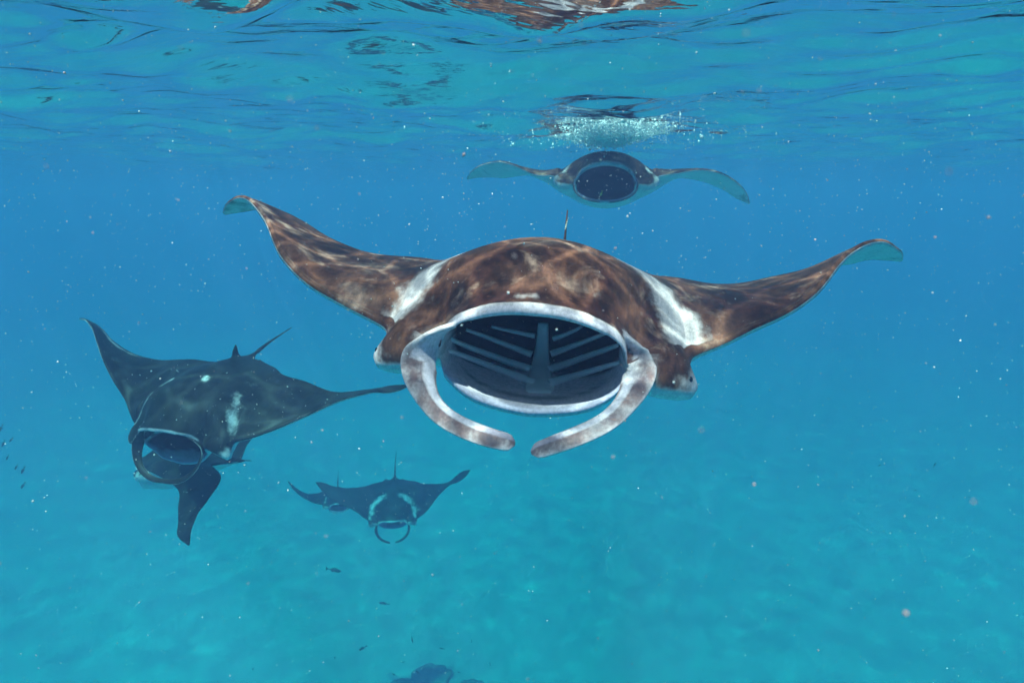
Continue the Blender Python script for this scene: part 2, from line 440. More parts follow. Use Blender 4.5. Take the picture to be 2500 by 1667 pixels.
SKIN = manta_skin('manta_skin', (0.050, 0.0145, 0.0105), (0.46, 0.18, 0.105), (0.93, 0.73, 0.70), (0.54, 0.48, 0.64), (0.004, 0.004, 0.005), (0.70, 0.43, 0.34, 0.6))
CHARCOAL = manta_skin('charcoal_manta_skin', (0.020, 0.019, 0.018), (0.050, 0.046, 0.040), (0.78, 0.76, 0.74), (0.40, 0.42, 0.55), (0.004, 0.004, 0.005))
GILL = simple_mat('gill_tissue', (0.90, 0.90, 0.90), 0.6)
EYE = simple_mat('eye', (0.012, 0.012, 0.015), 0.15)

def curve_mask(a, y, pts, width):
    """soft distance to a polyline in the (span, chord) plane; pts rows: a, y, strength, width factor"""
    pts = np.asarray(pts, float); best = np.zeros_like(a)
    for p, q in zip(pts[:-1], pts[1:]):
        ab = q[:2] - p[:2]; t = np.clip(((a - p[0]) * ab[0] + (y - p[1]) * ab[1]) / (ab @ ab), 0, 1)
        d = np.hypot(a - p[0] - ab[0] * t, y - p[1] - ab[1] * t)
        w = width * (p[3] + (q[3] - p[3]) * t); s = p[2] + (q[2] - p[2]) * t
        best = np.maximum(best, s * np.exp(-(d / w) ** 2))
    return best

def pigment(info, look):
    a, y, z, zone, cav, m, x, ch = [info[k] for k in ('a', 'y', 'z', 'zone', 'cav', 'm', 'x', 'chord')]
    yl = pchip(LE_X, LE_Y, a)
    D = np.ones_like(a); K = np.zeros_like(a); N = np.zeros_like(a)
    dors = zone == 0; vent = zone >= 3; nose = (zone == 1) | (zone == 2)
    D[vent] = 0.02
    closed = (zone == 2) & (m < 0.5)
    D[closed] = 1 - sstep(0.50, 0.80, cav)[closed] * np.where(a > 0.55, 1, 1)[closed]
    # dark edge along the underside of the wing tips
    ed = sstep(1.35, 1.75, a) * 0.25 + 0.8 * sstep(0.93, 1.0, ch) * sstep(0.5, 1.0, a)
    D = np.where(vent, np.maximum(D, ed), D)
    # pale lip band
    lipw = look.get('lip', 0.024)
    lip = (1 - sstep(lipw * 0.45, lipw * 1.6, y - yl)) * (1 - sstep(0.30, 0.40, a))
    D = np.where(dors, D - lip * look.get('lip_w', 0.95), D)
    D = np.where((zone == 1) & (m > 0.2), 0.14 + 0.25 * (look.get('lip_w', 0.95) < 0.6), D)
    N = np.where((zone == 1) & (m > 0.2), 0.45, N)
    wall = closed & (a < 0.43) & (y < 0.30)
    D = np.where(wall & (look.get('lip_w', 0.95) > 0.6), np.minimum(D, 0.15 + 0.85 * sstep(0.38, 0.43, a)), D)
    # shoulder crescents
    for side in (-1, 1):
        for patch in look['patches'].get(side, look['patches'].get(0, [])):
            k = curve_mask(a, y, patch[0], patch[1])
            D = np.where(dors & (x * side >= 0), D - k, D)
    # eye end of the head
    g = np.exp(-((a - 0.50) / 0.040) ** 2 - ((y - 0.20) / 0.10) ** 2) * sstep(0.05, -0.03, z)
    D = np.where(a < 0.60, D - 0.95 * g, D)
    # inside of the mouth
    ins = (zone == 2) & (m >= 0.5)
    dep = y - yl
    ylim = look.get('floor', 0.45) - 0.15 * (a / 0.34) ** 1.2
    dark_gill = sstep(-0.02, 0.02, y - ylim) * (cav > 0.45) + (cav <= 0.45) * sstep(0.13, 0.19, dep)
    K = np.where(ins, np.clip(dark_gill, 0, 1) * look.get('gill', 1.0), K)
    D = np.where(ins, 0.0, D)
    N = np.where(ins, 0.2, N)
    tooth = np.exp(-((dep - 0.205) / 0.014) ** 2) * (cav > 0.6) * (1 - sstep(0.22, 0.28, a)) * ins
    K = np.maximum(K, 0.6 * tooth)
    N = np.where((zone == 3) & (m > 0.3), 0.9, N)
    return np.stack([np.clip(D, 0, 1), np.clip(K, 0, 1), np.clip(N, 0, 1)], -1)

def build_manta(name, pose, pos, yaw, pitch, roll, scale, look, res=1.0, fins=None, mouth=1.0, tail=None, bars=None, label=None, group=None):
    G, info = manta_grid(pose, res, mouth)
    pig = pigment(info, look)
    ni, nj = G.shape[:2]
    V = [G.reshape(-1, 3)]; F = grid_faces(ni, nj, True).tolist(); P = [pig.reshape(-1, 3)]
    F += [list(range(nj))[::-1], [(ni - 1) * nj + k for k in range(nj)]]
    body_me = mesh_np('body', V[0], F); src_v = [V[0]]; src_c = [P[0]]
    def add_attr(me, arr):
        at = me.attributes.new('pig', 'FLOAT_COLOR', 'POINT')
        at.data.foreach_set('color', np.c_[arr, np.ones(len(arr))].astype(np.float32).ravel())
    extra = []
    # horn-like fins beside the mouth
    for f in fins or []:
        pts = catmull(f['path'], int(46 * max(res, 0.5)))
        k = len(pts); u = np.linspace(0, 1, k)
        ra = pchip(f['u'], f['ra'], u); rb = pchip(f['u'], f['rb'], u)
        endc = np.sqrt(np.clip(1 - (np.clip(u - 0.955, 0, 1) / 0.0465) ** 2, 0, 1)); ra = ra * endc + 0.001; rb = rb * endc + 0.001
        wide = np.array([[np.interp(q, f['u'], [w[c] for w in f['wide']]) for c in range(3)] for q in u])
        wu = wide / np.linalg.norm(wide, axis=1)[:, None]
        pts = pts + wu * np.clip(ra - 0.030, 0, 1)[:, None]          # the path is the blade's front edge
        for _ in range(10): pts[1:-1] = 0.25 * pts[:-2] + 0.5 * pts[1:-1] + 0.25 * pts[2:]
        v, fc, ang, uu = tube(pts, ra, rb, wide, 24)
        me = mesh_np('fin', v, fc)
        sn = np.sin(ang) * f['inner']
        inner = np.where(uu < 0.33, (sn > 0.15) & (np.cos(ang) > np.where(uu < 0.16, -0.9, -0.5)), (sn > 0.55) & (np.cos(ang) > 0.15))       # face that looks into the mouth
        root_d = -0.5 * (1 - sstep(0.14, 0.30, uu)) * (look.get('lip_w', 0.95) > 0.6) * (np.cos(ang) < 0.2)
        d = np.where(inner, look.get('fin_in', 0.12) + 0.75 * sstep(0.80, 0.92, uu) * (np.abs(np.cos(ang)) < 0.8), look.get('fin_d', 0.95) + root_d - 0.55 * (1 - np.abs(np.sin(ang))) ** 1.5 * (look.get('fin_d', 0.95) < 0.9))
        d = d - 0.45 * (np.abs(np.sin(ang)) < 0.3) * (look.get('fin_in', 0.12) > 0.5)
        nn = np.where(inner, 0.5, 0.15) * (look.get('fin_in', 0.12) < 0.5)
        src_v.append(v); src_c.append(np.stack([np.clip(d, 0, 1), np.zeros_like(d), nn], -1)); extra.append(me)
    # dorsal fin
    df = look.get('dorsal', (1.14, 0.17, 0.0))
    u = np.linspace(0, 1, 14)
    path = np.stack([df[2] + 0 * u, df[0] + 0.10 * u ** 1.3, 0.05 + (df[1] + 0.03) * u], -1)
    v, fc, ang, uu = tube(path, 0.11 * (1 - u) ** 0.75 + 0.003, 0.010 + 0.065 * np.exp(-((u - 0.10) / 0.22) ** 2) * (1 - u) - 0.007 * u, (0, 1, 0), 16)
    me = mesh_np('fin', v, fc); src_v.append(v); src_c.append(np.tile([1.0, 0, 0], (len(v), 1))); extra.append(me)
    # whip tail
    tp = catmull(tail or [(0, 1.30, 0.01), (0, 1.6, 0.02), (0.02, 2.0, 0.02), (0.05, 2.6, -0.02)], 40)
    u = np.linspace(0, 1, 40)
    rr = 0.030 * (1 - u) ** 0.8 * np.exp(-u * 1.2) + 0.0035
    v, fc, ang, uu = tube(tp, rr, rr, (1, 0.01, 0), 10)
    me = mesh_np('tail', v, fc); src_v.append(v); src_c.append(np.stack([0.55 - 0.45 * np.sin(ang) * 0 + 0.4, 0 * ang, 0 * ang], -1)); extra.append(me)
    # grow everything into one continuous skin
    tmp = link(bpy.data.objects.new('tmp_body', body_me)); tmps = []
    for e in extra:
        eo = link(bpy.data.objects.new('tmp_extra', e)); tmps.append(eo)
        bmx = bmesh.new(); bmx.from_mesh(e); bmesh.ops.recalc_face_normals(bmx, faces=bmx.faces); bmx.to_mesh(e); bmx.free()
        md = tmp.modifiers.new('join', 'BOOLEAN'); md.operation = 'UNION'; md.solver = 'EXACT'; md.object = eo; md.use_self = False
    bmx = bmesh.new(); bmx.from_mesh(body_me); bmesh.ops.recalc_face_normals(bmx, faces=bmx.faces); bmx.to_mesh(body_me); bmx.free()
    dg = bpy.context.evaluated_depsgraph_get()
    final = bpy.data.meshes.new_from_object(tmp.evaluated_get(dg), depsgraph=dg)
    final.name = 'body'
    final.polygons.foreach_set('use_smooth', [True] * len(final.polygons))
    for o in [tmp] + tmps: bpy.data.objects.remove(o)
    sv = np.concatenate(src_v); sc_ = np.concatenate(src_c); nb = len(src_v[0])
    kd = KDTree(len(sv))
    for i, p in enumerate(sv): kd.insert(p, i)
    kd.balance()
    nv = len(final.vertices); co = np.zeros(nv * 3, np.float32); final.vertices.foreach_get('co', co); co = co.reshape(-1, 3)
    idx = np.zeros(nv, int); dd = np.zeros(nv)
    for i, p in enumerate(co): _, idx[i], dd[i] = kd.find(p)
    # soften the skin where the fins grow out of the head
    bmx = bmesh.new(); bmx.from_mesh(final); bmx.verts.ensure_lookup_table()
    ring = {bmx.verts[i] for i in np.where(dd > 1e-4)[0]}
    for _ in range(4): ring |= {e.other_vert(v) for v in ring for e in v.link_edges}
    for _ in range(10): bmesh.ops.smooth_vert(bmx, verts=list(ring), factor=0.5, use_axis_x=True, use_axis_y=True, use_axis_z=True)
    ring_i = [v.index for v in ring]
    nbr = {v.index: [e.other_vert(v).index for e in v.link_edges] for v in ring}
    bmx.to_mesh(final); bmx.free()
    pc = sc_[idx].copy()
    for _ in range(6):
        new = {i: 0.5 * pc[i] + 0.5 * pc[nbr[i]].mean(0) for i in ring_i}
        for i, c in new.items(): pc[i] = c
    if 'pig' in final.attributes: final.attributes.remove(final.attributes['pig'])
    add_attr(final, pc)
    final.materials.clear(); final.materials.append(SKIN if 'skin' not in look else look['skin'])
    root = link(bpy.data.objects.new(name, None))
    root.empty_display_size = 0.2
    Rm = rot(yaw, pitch, roll)
    root.matrix_world = Matrix.Translation(Vector(pos)) @ Matrix(Rm.tolist()).to_4x4() @ Matrix.Scale(scale, 4)
    tag(root, label, 'manta ray', group)
    b = link(bpy.data.objects.new('body', final)); b.parent = root
    # eyes
    for sg in (-1, 1):
        bm = bmesh.new(); bmesh.ops.create_uvsphere(bm, u_segments=16, v_segments=10, radius=0.011)
        me = bpy.data.meshes.new('eye'); bm.to_mesh(me); bm.free(); me.materials.append(EYE)
        me.polygons.foreach_set('use_smooth', [True] * len(me.polygons))
        e = link(bpy.data.objects.new('eye', me)); e.parent = root
        sel = (np.abs(info['x'] - sg * 0.495) < 0.02) & (info['zone'] == 2)
        q = G[sel]; k = np.argmin((q[:, 1] - 0.205) ** 2 + (q[:, 2] + 0.085) ** 2)
        e.location = (q[k][0] - sg * 0.009, q[k][1], q[k][2])
    for pb in bars or []:
        path = catmull(pb[0], 18); u = np.linspace(0, 1, 18)
        path = path + np.array([0, -0.012, 0.010])
        r = pb[1] * ((1.25 - 0.65 * u) if pb[2] < 2 else (0.55 + 1.25 * u ** 1.5))
        v, fc, _, _ = tube(path, r * pb[2], r, (0, 0.6, 1) if abs(path[0, 0] - path[-1, 0]) > 0.05 else (1, 0, 0), 10)
        me = mesh_np('gill_bar', v, fc); me.materials.append(GILL)
        o = link(bpy.data.objects.new('gill_bar', me)); o.parent = root
    return root
PK = [0.55, 0.8, 1.05, 1.3, 1.5, 1.65, 1.8]
POSE_MAIN = {
    'phi_l': (PK, [26.616, 13.919, 28.703, 21.785, 0.995, -16.002, -32.495]),
    'tw_l': (PK, [18.155, 5.466, -0.471, -8.879, -14.232, -16.865, -27.532]),
    'sw_l': (PK, [-0.027, -0.065, -0.072, 0.019, 0.042, -0.034, -0.243]),
    'phi_r': (PK, [19.01, 15.835, 29.13, 19.772, -6.108, -10.244, -24.048]),
    'tw_r': (PK, [21.201, 2.339, -4.154, -18.686, -27.505, -21.368, -28.408]),
    'sw_r': (PK, [-0.004, 0.007, 0.001, 0.075, 0.071, 0.027, -0.092]),
}
MAIN_AT = ((0.062, 1.987, -1.197), -6.12, 2.99, 3.70, 1.078)
POSE_LEFT = {
    'phi_l': (PK, [15.179, 21.851, 30.489, 36.941, 35.271, 20.802, -7.385]),
    'tw_l': (PK, [28.136, -4.061, -20.65, -35.427, -46.188, -50.637, -38.556]),
    'sw_l': (PK, [-0.11, 0.06, 0.064, 0.047, -0.002, -0.122, -0.355]),
    'phi_r': (PK, [-11.797, -10.399, -4.177, -0.837, -8.928, -10.627, -0.941]),
    'tw_r': (PK, [20.795, 3.71, -14.45, -25.213, -28.636, -18.664, -7.658]),
    'sw_r': (PK, [-0.331, -0.096, -0.011, 0.069, 0.036, -0.094, -0.24]),
}
LEFT_AT = ((-3.003, 4.879, -2.772), -12.63, 19.74, -0.37, 0.998)
POSE_FAR = {
    'phi_l': (PK, [-16.691, -2.456, 2.285, 3.045, 2.942, 0.778, -1.518]),
    'tw_l': (PK, [31.374, 0.946, -5.782, -2.833, -0.676, 0.121, 0.391]),
    'sw_l': (PK, [-0.214, 0.011, 0.05, 0.038, 0.007, -0.054, -0.171]),
    'phi_r': (PK, [-31.04, 3.951, 18.275, 15.53, 5.177, -1.169, -4.022]),
    'tw_r': (PK, [38.278, 0.489, -23.458, -35.601, -16.536, -2.997, 3.187]),
    'sw_r': (PK, [-0.244, 0.021, 0.116, 0.138, 0.072, -0.021, -0.137]),
}
FAR_AT = ((-2.504, 11.5, -7.412), 6.91, 23.68, 0.32, 0.961)
POSE_SURF = {
    'phi_l': (PK, [39.35, 17.548, 9.121, 2.563, -5.429, -17.139, -34.205]),
    'tw_l': (PK, [-17.121, 5.156, -6.364, -21.833, -24.887, -21.923, -20.81]),
    'sw_l': (PK, [0.03, 0.002, -0.005, -0.015, -0.043, -0.119, -0.244]),
    'phi_r': (PK, [41.929, 12.757, -4.803, -17.79, -27.298, -35.086, -45.94]),
    'tw_r': (PK, [-16.408, -0.948, -6.561, -13.386, -18.676, -24.015, -23.706]),
    'sw_r': (PK, [0.051, -0.018, -0.05, -0.062, -0.074, -0.138, -0.276]),
}
SURF_AT = ((1.067, 7.2, -0.446), -8.86, -3.20, 0.43, 1.099)
POSE_UNDER = {
    'phi_l': (PK, [-4.24, -1.119, 0.054, 0.2, 0.099, 0.022, -0.016]),
    'tw_l': (PK, [0.0, 0.0, 0.0, 0.0, 0.0, 0.0, 0.0]),
    'sw_l': (PK, [0.0, 0.0, 0.0, 0.0, 0.0, 0.0, 0.0]),
    'phi_r': (PK, [-12.209, -32.949, -54.72, -58.836, -59.603, -61.87, -66.017]),
    'tw_r': (PK, [-1.823, 3.753, 14.013, 21.148, 31.368, 27.294, 8.021]),
    'sw_r': (PK, [0.019, 0.201, 0.345, 0.22, 0.045, -0.15, -0.318]),
}
UNDER_AT = ((-4.633, 7.001, -3.993), -83.01, 2.35, -21.93, 0.885)
POSE_FARB = {
    'phi_l': (PK, [-8.206, 5.182, 14.566, 21.514, 23.179, 22.047, 19.558]),
    'tw_l': (PK, [-1.346, -2.806, -8.43, -6.889, -4.2, -1.566, 0.489]),
    'sw_l': (PK, [-0.103, -0.054, -0.029, 0.001, 0.012, 0.02, 0.033]),
    'phi_r': (PK, [-11.438, 2.0, 9.038, 10.714, 10.533, 10.174, 9.948]),
    'tw_r': (PK, [17.803, 4.781, -0.186, -0.829, -0.417, -0.094, 0.064]),
    'sw_r': (PK, [-0.053, -0.018, -0.001, 0.003, 0.002, 0.001, -0.0]),
}
FARB_AT = ((-4.059, 13.0, -7.814), 16.67, 5.44, 3.95, 0.672)
FIN_U = [0, 0.14, 0.28, 0.42, 0.58, 0.85, 1.0]
FIN_RA = [0.018, 0.050, 0.068, 0.054, 0.038, 0.034, 0.029]
FIN_RB = [0.010, 0.015, 0.017, 0.016, 0.014, 0.013, 0.011]
FIN_W = [(-0.3, 1, 0.0), (-0.7, 1, 0.0), (-0.7, 1, 0.05), (-0.45, 1, 0.22), (-0.1, 1, 0.45), (0, 1, 0.6), (0, 1, 0.6)]
LOOK_MAIN = dict(dorsal=(1.13, 0.29, 0.06), fin_d=0.72, patches={
    -1: [([(0.52, 0.31, 0.85, 0.9), (0.48, 0.44, 0.95, 1.4), (0.42, 0.56, 1.0, 1.2), (0.28, 0.68, 0.85, 1.3), (0.0, 0.76, 0.75, 1.5)], 0.070), ([(0.06, 0.075, 0.5, 1.0), (0.0, 0.075, 0.5, 1.0)], 0.02)],
    1: [([(0.52, 0.31, 0.85, 1.1), (0.48, 0.44, 0.95, 1.7), (0.41, 0.56, 1.0, 1.4), (0.28, 0.68, 0.9, 1.3), (0.0, 0.76, 0.75, 1.5)], 0.070)]})
BARS_MAIN = [
    ([(-0.02, 0.437, -0.189), (-0.119, 0.468, -0.175), (-0.202, 0.448, -0.144), (-0.269, 0.377, -0.097), (-0.318, 0.254, -0.032)], 0.013, 1.0),
    ([(0.005, 0.338, -0.206), (-0.097, 0.393, -0.197), (-0.185, 0.393, -0.171), (-0.259, 0.339, -0.128), (-0.318, 0.23, -0.069)], 0.013, 1.0),
    ([(-0.024, 0.513, -0.153), (-0.092, 0.52, -0.135), (-0.157, 0.507, -0.111), (-0.218, 0.474, -0.081), (-0.276, 0.42, -0.047)], 0.011, 1.0),
    ([(-0.018, 0.541, -0.084), (-0.062, 0.54, -0.078), (-0.106, 0.532, -0.07), (-0.148, 0.517, -0.06), (-0.189, 0.495, -0.048)], 0.009, 1.0),
    ([(0.048, 0.444, -0.187), (0.117, 0.48, -0.167), (0.182, 0.479, -0.134), (0.244, 0.44, -0.091), (0.301, 0.364, -0.037)], 0.013, 1.0),
    ([(0.06, 0.339, -0.201), (0.125, 0.389, -0.192), (0.188, 0.4, -0.17), (0.248, 0.371, -0.133), (0.306, 0.302, -0.083)], 0.013, 1.0),
    ([(0.052, 0.519, -0.146), (0.106, 0.523, -0.12), (0.158, 0.511, -0.09), (0.208, 0.483, -0.056), (0.257, 0.44, -0.017)], 0.011, 1.0),
    ([(0.055, 0.54, -0.089), (0.082, 0.538, -0.076), (0.109, 0.531, -0.06), (0.137, 0.521, -0.041), (0.164, 0.506, -0.018)], 0.009, 1.0),
    ([(0.011, 0.537, -0.027), (0.014, 0.539, -0.102), (0.015, 0.506, -0.16), (0.019, 0.424, -0.196), (0.029, 0.276, -0.238)], 0.016, 2.4),
]
POSE_MAIN['jaw'] = 0.886
build_manta('manta_ray', POSE_MAIN, *MAIN_AT, LOOK_MAIN, 1.0,
    fins=[dict(path=[(-0.257, 0.07, 0.076), (-0.333, 0.064, 0.039), (-0.376, 0.048, -0.009), (-0.388, 0.015, -0.055), (-0.355, -0.049, -0.095), (-0.305, -0.093, -0.136), (-0.244, -0.126, -0.172), (-0.165, -0.138, -0.199), (-0.092, -0.141, -0.215), (-0.021, -0.134, -0.224)],
               u=FIN_U, ra=FIN_RA, rb=FIN_RB, wide=[(-w[0], w[1], w[2]) for w in FIN_W], inner=1),
          dict(path=[(0.218, 0.135, 0.106), (0.303, 0.15, 0.061), (0.353, 0.153, 0.014), (0.375, 0.124, -0.034), (0.355, 0.045, -0.077), (0.313, -0.009, -0.117), (0.253, -0.064, -0.161), (0.176, -0.093, -0.197), (0.094, -0.113, -0.229), (0.029, -0.121, -0.255)],
               u=FIN_U, ra=FIN_RA, rb=FIN_RB, wide=FIN_W, inner=-1)],
    bars=BARS_MAIN, label='large brown manta ray gaping at the camera with pale gill bars showing', group='manta rays')

def fin_pair(half, ra=1.0, rb=1.0, dark=None):
    out = []
    for sg in (-1, 1):
        out.append(dict(path=[(sg * x, y, z) for x, y, z in half], u=FIN_U, ra=[k * ra for k in FIN_RA], rb=[k * rb for k in FIN_RB], wide=[(sg * w[0], w[1], w[2]) for w in FIN_W], inner=-sg))
    return out
CURLED = [(0.2, 0.07, 0.125), (0.28, 0.085, 0.06), (0.325, 0.085, 0.0), (0.345, 0.05, -0.06), (0.33, 0.0, -0.12), (0.29, -0.05, -0.18), (0.23, -0.09, -0.225), (0.15, -0.12, -0.255), (0.06, -0.13, -0.27), (-0.03, -0.125, -0.265)]
CLAWS = [(0.2, 0.06, 0.11), (0.29, 0.08, 0.05), (0.35, 0.075, -0.01), (0.38, 0.02, -0.08), (0.36, -0.05, -0.13), (0.31, -0.12, -0.18), (0.24, -0.17, -0.22), (0.15, -0.21, -0.25), (0.05, -0.22, -0.27)]
HUG = [(0.24, 0.10, 0.08), (0.31, 0.10, 0.02), (0.34, 0.10, -0.05), (0.33, 0.09, -0.12), (0.27, 0.09, -0.18), (0.15, 0.09, -0.225), (0.04, 0.09, -0.24)]
LOOK_LEFT = dict(fin_in=0.95, skin=CHARCOAL, lip=0.012, lip_w=0.35, floor=0.27, patches={
    -1: [([(1.10, 1.08, 0.3, 1.0), (1.35, 1.10, 0.75, 1.0), (1.60, 1.28, 0.6, 0.6)], 0.05), ([(0.49, 0.30, 0.9, 1.0), (0.47, 0.40, 0.7, 0.8), (0.42, 0.52, 0.5, 0.7)], 0.035), ([(0.36, 0.60, 0.8, 1.0), (0.30, 0.66, 0.7, 1.0)], 0.030)],
    1: [([(0.12, 0.60, 0.85, 1.0), (0.10, 0.64, 0.8, 1.0)], 0.040), ([(0.50, 0.42, 0.7, 1.0), (0.46, 0.58, 0.55, 1.1)], 0.070)]})
build_manta('manta_ray', POSE_LEFT, *LEFT_AT, LOOK_LEFT, 0.8, fins=fin_pair(CURLED, 0.7, 0.55), mouth=1.2,
    tail=[(0, 1.30, 0.01), (0.03, 1.45, 0.02), (0.08, 1.65, 0.03), (0.16, 1.95, 0.02)], bars=BARS_MAIN[:3] + BARS_MAIN[4:7],
    label='charcoal manta ray with its horn fins curled into a closed ring, small pale shoulder spots', group='manta rays')
POSE_UNDER['phi_l'] = (PK, [10, 25, 32, 34, 32, 25, 15])
LOOK_UNDER = dict(skin=CHARCOAL, lip=0.02, patches={0: []}, gill=1.0)
build_manta('manta_ray', POSE_UNDER, *UNDER_AT, LOOK_UNDER, 0.45, fins=[], tail=[(0, 1.30, 0.01), (0, 1.38, 0.01), (0, 1.45, 0.01), (0.0, 1.52, 0.0)],
    label='manta ray mostly hidden behind the charcoal one, its wing hanging straight down', group='manta rays')
LOOK_FAR = dict(fin_in=0.95, skin=CHARCOAL, lip=0.02, lip_w=0.8, floor=0.35, patches={0: [([(0.49, 0.30, 0.6, 0.8), (0.44, 0.47, 0.65, 1.1), (0.28, 0.58, 0.65, 1.2), (0.14, 0.62, 0.5, 0.8)], 0.10)]})
build_manta('manta_ray', POSE_FAR, *FAR_AT, LOOK_FAR, 0.45, fins=fin_pair(CLAWS, 0.7, 0.8), mouth=0.9,
    tail=[(0, 1.30, 0.01), (0, 1.5, 0.04), (0, 1.75, 0.10), (0.02, 2.05, 0.16)],
    label='distant manta ray seen in blue haze with two broad pale shoulder patches', group='manta rays')
LOOK_FARB = dict(skin=CHARCOAL, lip=0.02, patches={0: [([(0.49, 0.28, 0.6, 1.0), (0.42, 0.45, 0.5, 1.0)], 0.05)]})
build_manta('manta_ray', POSE_FARB, *FARB_AT, LOOK_FARB, 0.4, fins=fin_pair(HUG, 0.5, 0.5),
    label='faintest manta ray, partly covered by the one with broad pale shoulder patches', group='manta rays')
LOOK_SURF = dict(lip=0.02, lip_w=0.5, floor=0.20, patches={0: [([(0.50, 0.28, 0.95, 1.0), (0.46, 0.40, 0.8, 1.0), (0.38, 0.50, 0.45, 0.8)], 0.045)]})
POSE_SURF['jaw'] = 0.92
SURF_AT = ((SURF_AT[0][0], SURF_AT[0][1], SURF_AT[0][2] - 0.035),) + SURF_AT[1:]
build_manta('manta_ray', POSE_SURF, *SURF_AT, LOOK_SURF, 0.6, fins=fin_pair(HUG, 0.22, 0.5),
    label='grey manta ray feeding just under the surface below white foam, wings drooping', group='manta rays')

# ================================================================== fish
CAMP = np.array([0, 0, CAM_Z]); PIT = math.atan((833.5 - 473.0) / 1490.0)
def at(px, py, Y):
    """world point seen at photo pixel (px, py) at depth Y"""
    a = (px - 1250) / 1490.0; b = (833.5 - py) / 1490.0
    d = np.array([a, math.cos(PIT) + b * math.sin(PIT), -math.sin(PIT) + b * math.cos(PIT)])
    return d * Y / d[1] + CAMP

def fish_mesh(deep=1.0, bend=0.05):
    xs = [0, .03, .09, .18, .30, .45, .60, .72, .80, .85, .90, .955, 1.0]
    hh = [.005, .045, .085, .115, .13, .12, .085, .05, .032, .034, .075, .125, .15]
    hl = [.005, .035, .075, .105, .115, .105, .075, .045, .030, .032, .075, .125, .15]
    ww = [.004, .030, .052, .066, .070, .062, .045, .028, .016, .008, .006, .004, .002]
    n = 12; V = []
    for x, a, b, w in zip(xs, hh, hl, ww):
        for k in range(n):
            t = 2 * math.pi * k / n; s = math.sin(t)
            xx = x - (0.07 * (1 - abs(s)) if x > 0.97 else 0)          # forked tail
            V.append((xx - 0.45, w * math.cos(t) + bend * (x - 0.4) ** 2 * (1 if x > 0.4 else 0), deep * (a if s > 0 else b) * s))
    F = grid_faces(len(xs), n, True).tolist() + [list(range(n))[::-1], [(len(xs) - 1) * n + k for k in range(n)]]
    # dorsal and belly fins
    for pts in ([(-.22, .11), (-.12, .19), (.05, .17), (.20, .08)], [(.02, -.10), (.08, -.18), (.18, -.12), (.20, -.07)]):
        o = len(V)
        for (x, z) in pts: V += [(x, .004, deep * z), (x, -.004, deep * z)]
        q = [o, o + 2, o + 4, o + 6]
        F += [[q[0], q[1], q[2], q[3]], [q[3] + 1, q[2] + 1, q[1] + 1, q[0] + 1]] + [[q[k], q[k] + 1, q[(k + 1) % 4] + 1, q[(k + 1) % 4]] for k in range(4)]
    return mesh_np('fish', V, F)

FISH_DARK = simple_mat('fish_skin', (0.045, 0.055, 0.06), 0.45, 0.4, 6.0)
FISH_YEL = simple_mat('yellow_fish_skin', (0.75, 0.52, 0.12), 0.4, 0.2, 6.0)
_m = NT('striped_fish_skin')
_tc = _m.n('TexCoord'); _w = _m.n('TexWave', wave_type='BANDS', bands_direction='X', i_Vector=_tc.outputs['Object'], i_Scale=2.4, i_Distortion=0.6)
_c = _m.ramp(_w.outputs[0], [(0.30, (0.10, 0.13, 0.10)), (0.48, (0.80, 0.82, 0.70))])
FISH_STRIPE = _m.surf(_m.n('BsdfPrincipled', i_Base_Color=_c, i_Roughness=0.35).outputs[0])
FM = [fish_mesh(1.0, 0.10), fish_mesh(0.8, -0.12), fish_mesh(0.9, 0.04)]
for q in FM: q.materials.append(FISH_DARK)

def fish(px, py, Y, length_px, angle, label, group=None, me=None, toward=0.0):
    """angle: direction of the nose in the picture plane, degrees anticlockwise from right"""
    p = at(px, py, Y); L = length_px / 1490.0 * Y / math.cos(PIT) * (1 / max(0.4, math.cos(math.radians(toward))))
    a = math.radians(angle); t = math.radians(toward)
    nose = Vector((math.cos(a) * math.cos(t), -math.sin(t), math.sin(a) * math.cos(t)))
    o = link(bpy.data.objects.new('fish', me or FM[int(px) % 3]))
    xax = -nose; up = Vector((0, 0, 1)) if abs(nose.z) < 0.95 else Vector((0, 1, 0))
    yax = up.cross(xax).normalized(); zax = xax.cross(yax).normalized()
    R = Matrix((xax, yax, zax)).transposed().to_4x4()
    o.matrix_world = Matrix.Translation(Vector(p)) @ R @ Matrix.Scale(L, 4)
    return tag(o, label, 'fish', group)

for (px, py, Lp, an) in [(2, 1046, 24, 238), (8, 1083, 22, 242), (27, 1074, 16, 228), (18, 1117, 16, 240), (40, 1140, 19, 236), (56, 1148, 24, 238), (56, 1185, 24, 232)]:
    fish(px, py, 11.5 + 0.3 * (px % 5), Lp, an, 'small dark fish heading steeply down in a loose school in open water', 'school of fish heading down')
fish(816, 1391, 13.0, 42, -14, 'long dark fish with curved tail cruising below the far manta rays')
fish(937, 1472, 13.5, 30, 172, 'deep bodied dark fish hovering above the pale sea floor')
fish(885, 1582, 12.5, 28, 214, 'dark fish heading nose down towards the coral rocks')
fish(1006, 1560, 12.5, 24, 278, 'dark fish standing almost on its nose over the coral rocks')
for (px, py, Lp, an) in [(1026, 1602, 12, 260), (1151, 1563, 14, 275), (1197, 1621, 16, 100), (1078, 1582, 16, 165), (1020, 1640, 17, 130), (962, 1646, 15, 150), (618, 1633, 15, 80), (927, 1432, 8, 20), (818, 1604, 11, 70), (1120, 1640, 12, 160), (985, 1615, 10, 200)]:
    fish(px, py, 12.2, Lp, an, 'tiny dark reef fish near the coral rocks on the sea floor', 'reef fish near the coral rocks')
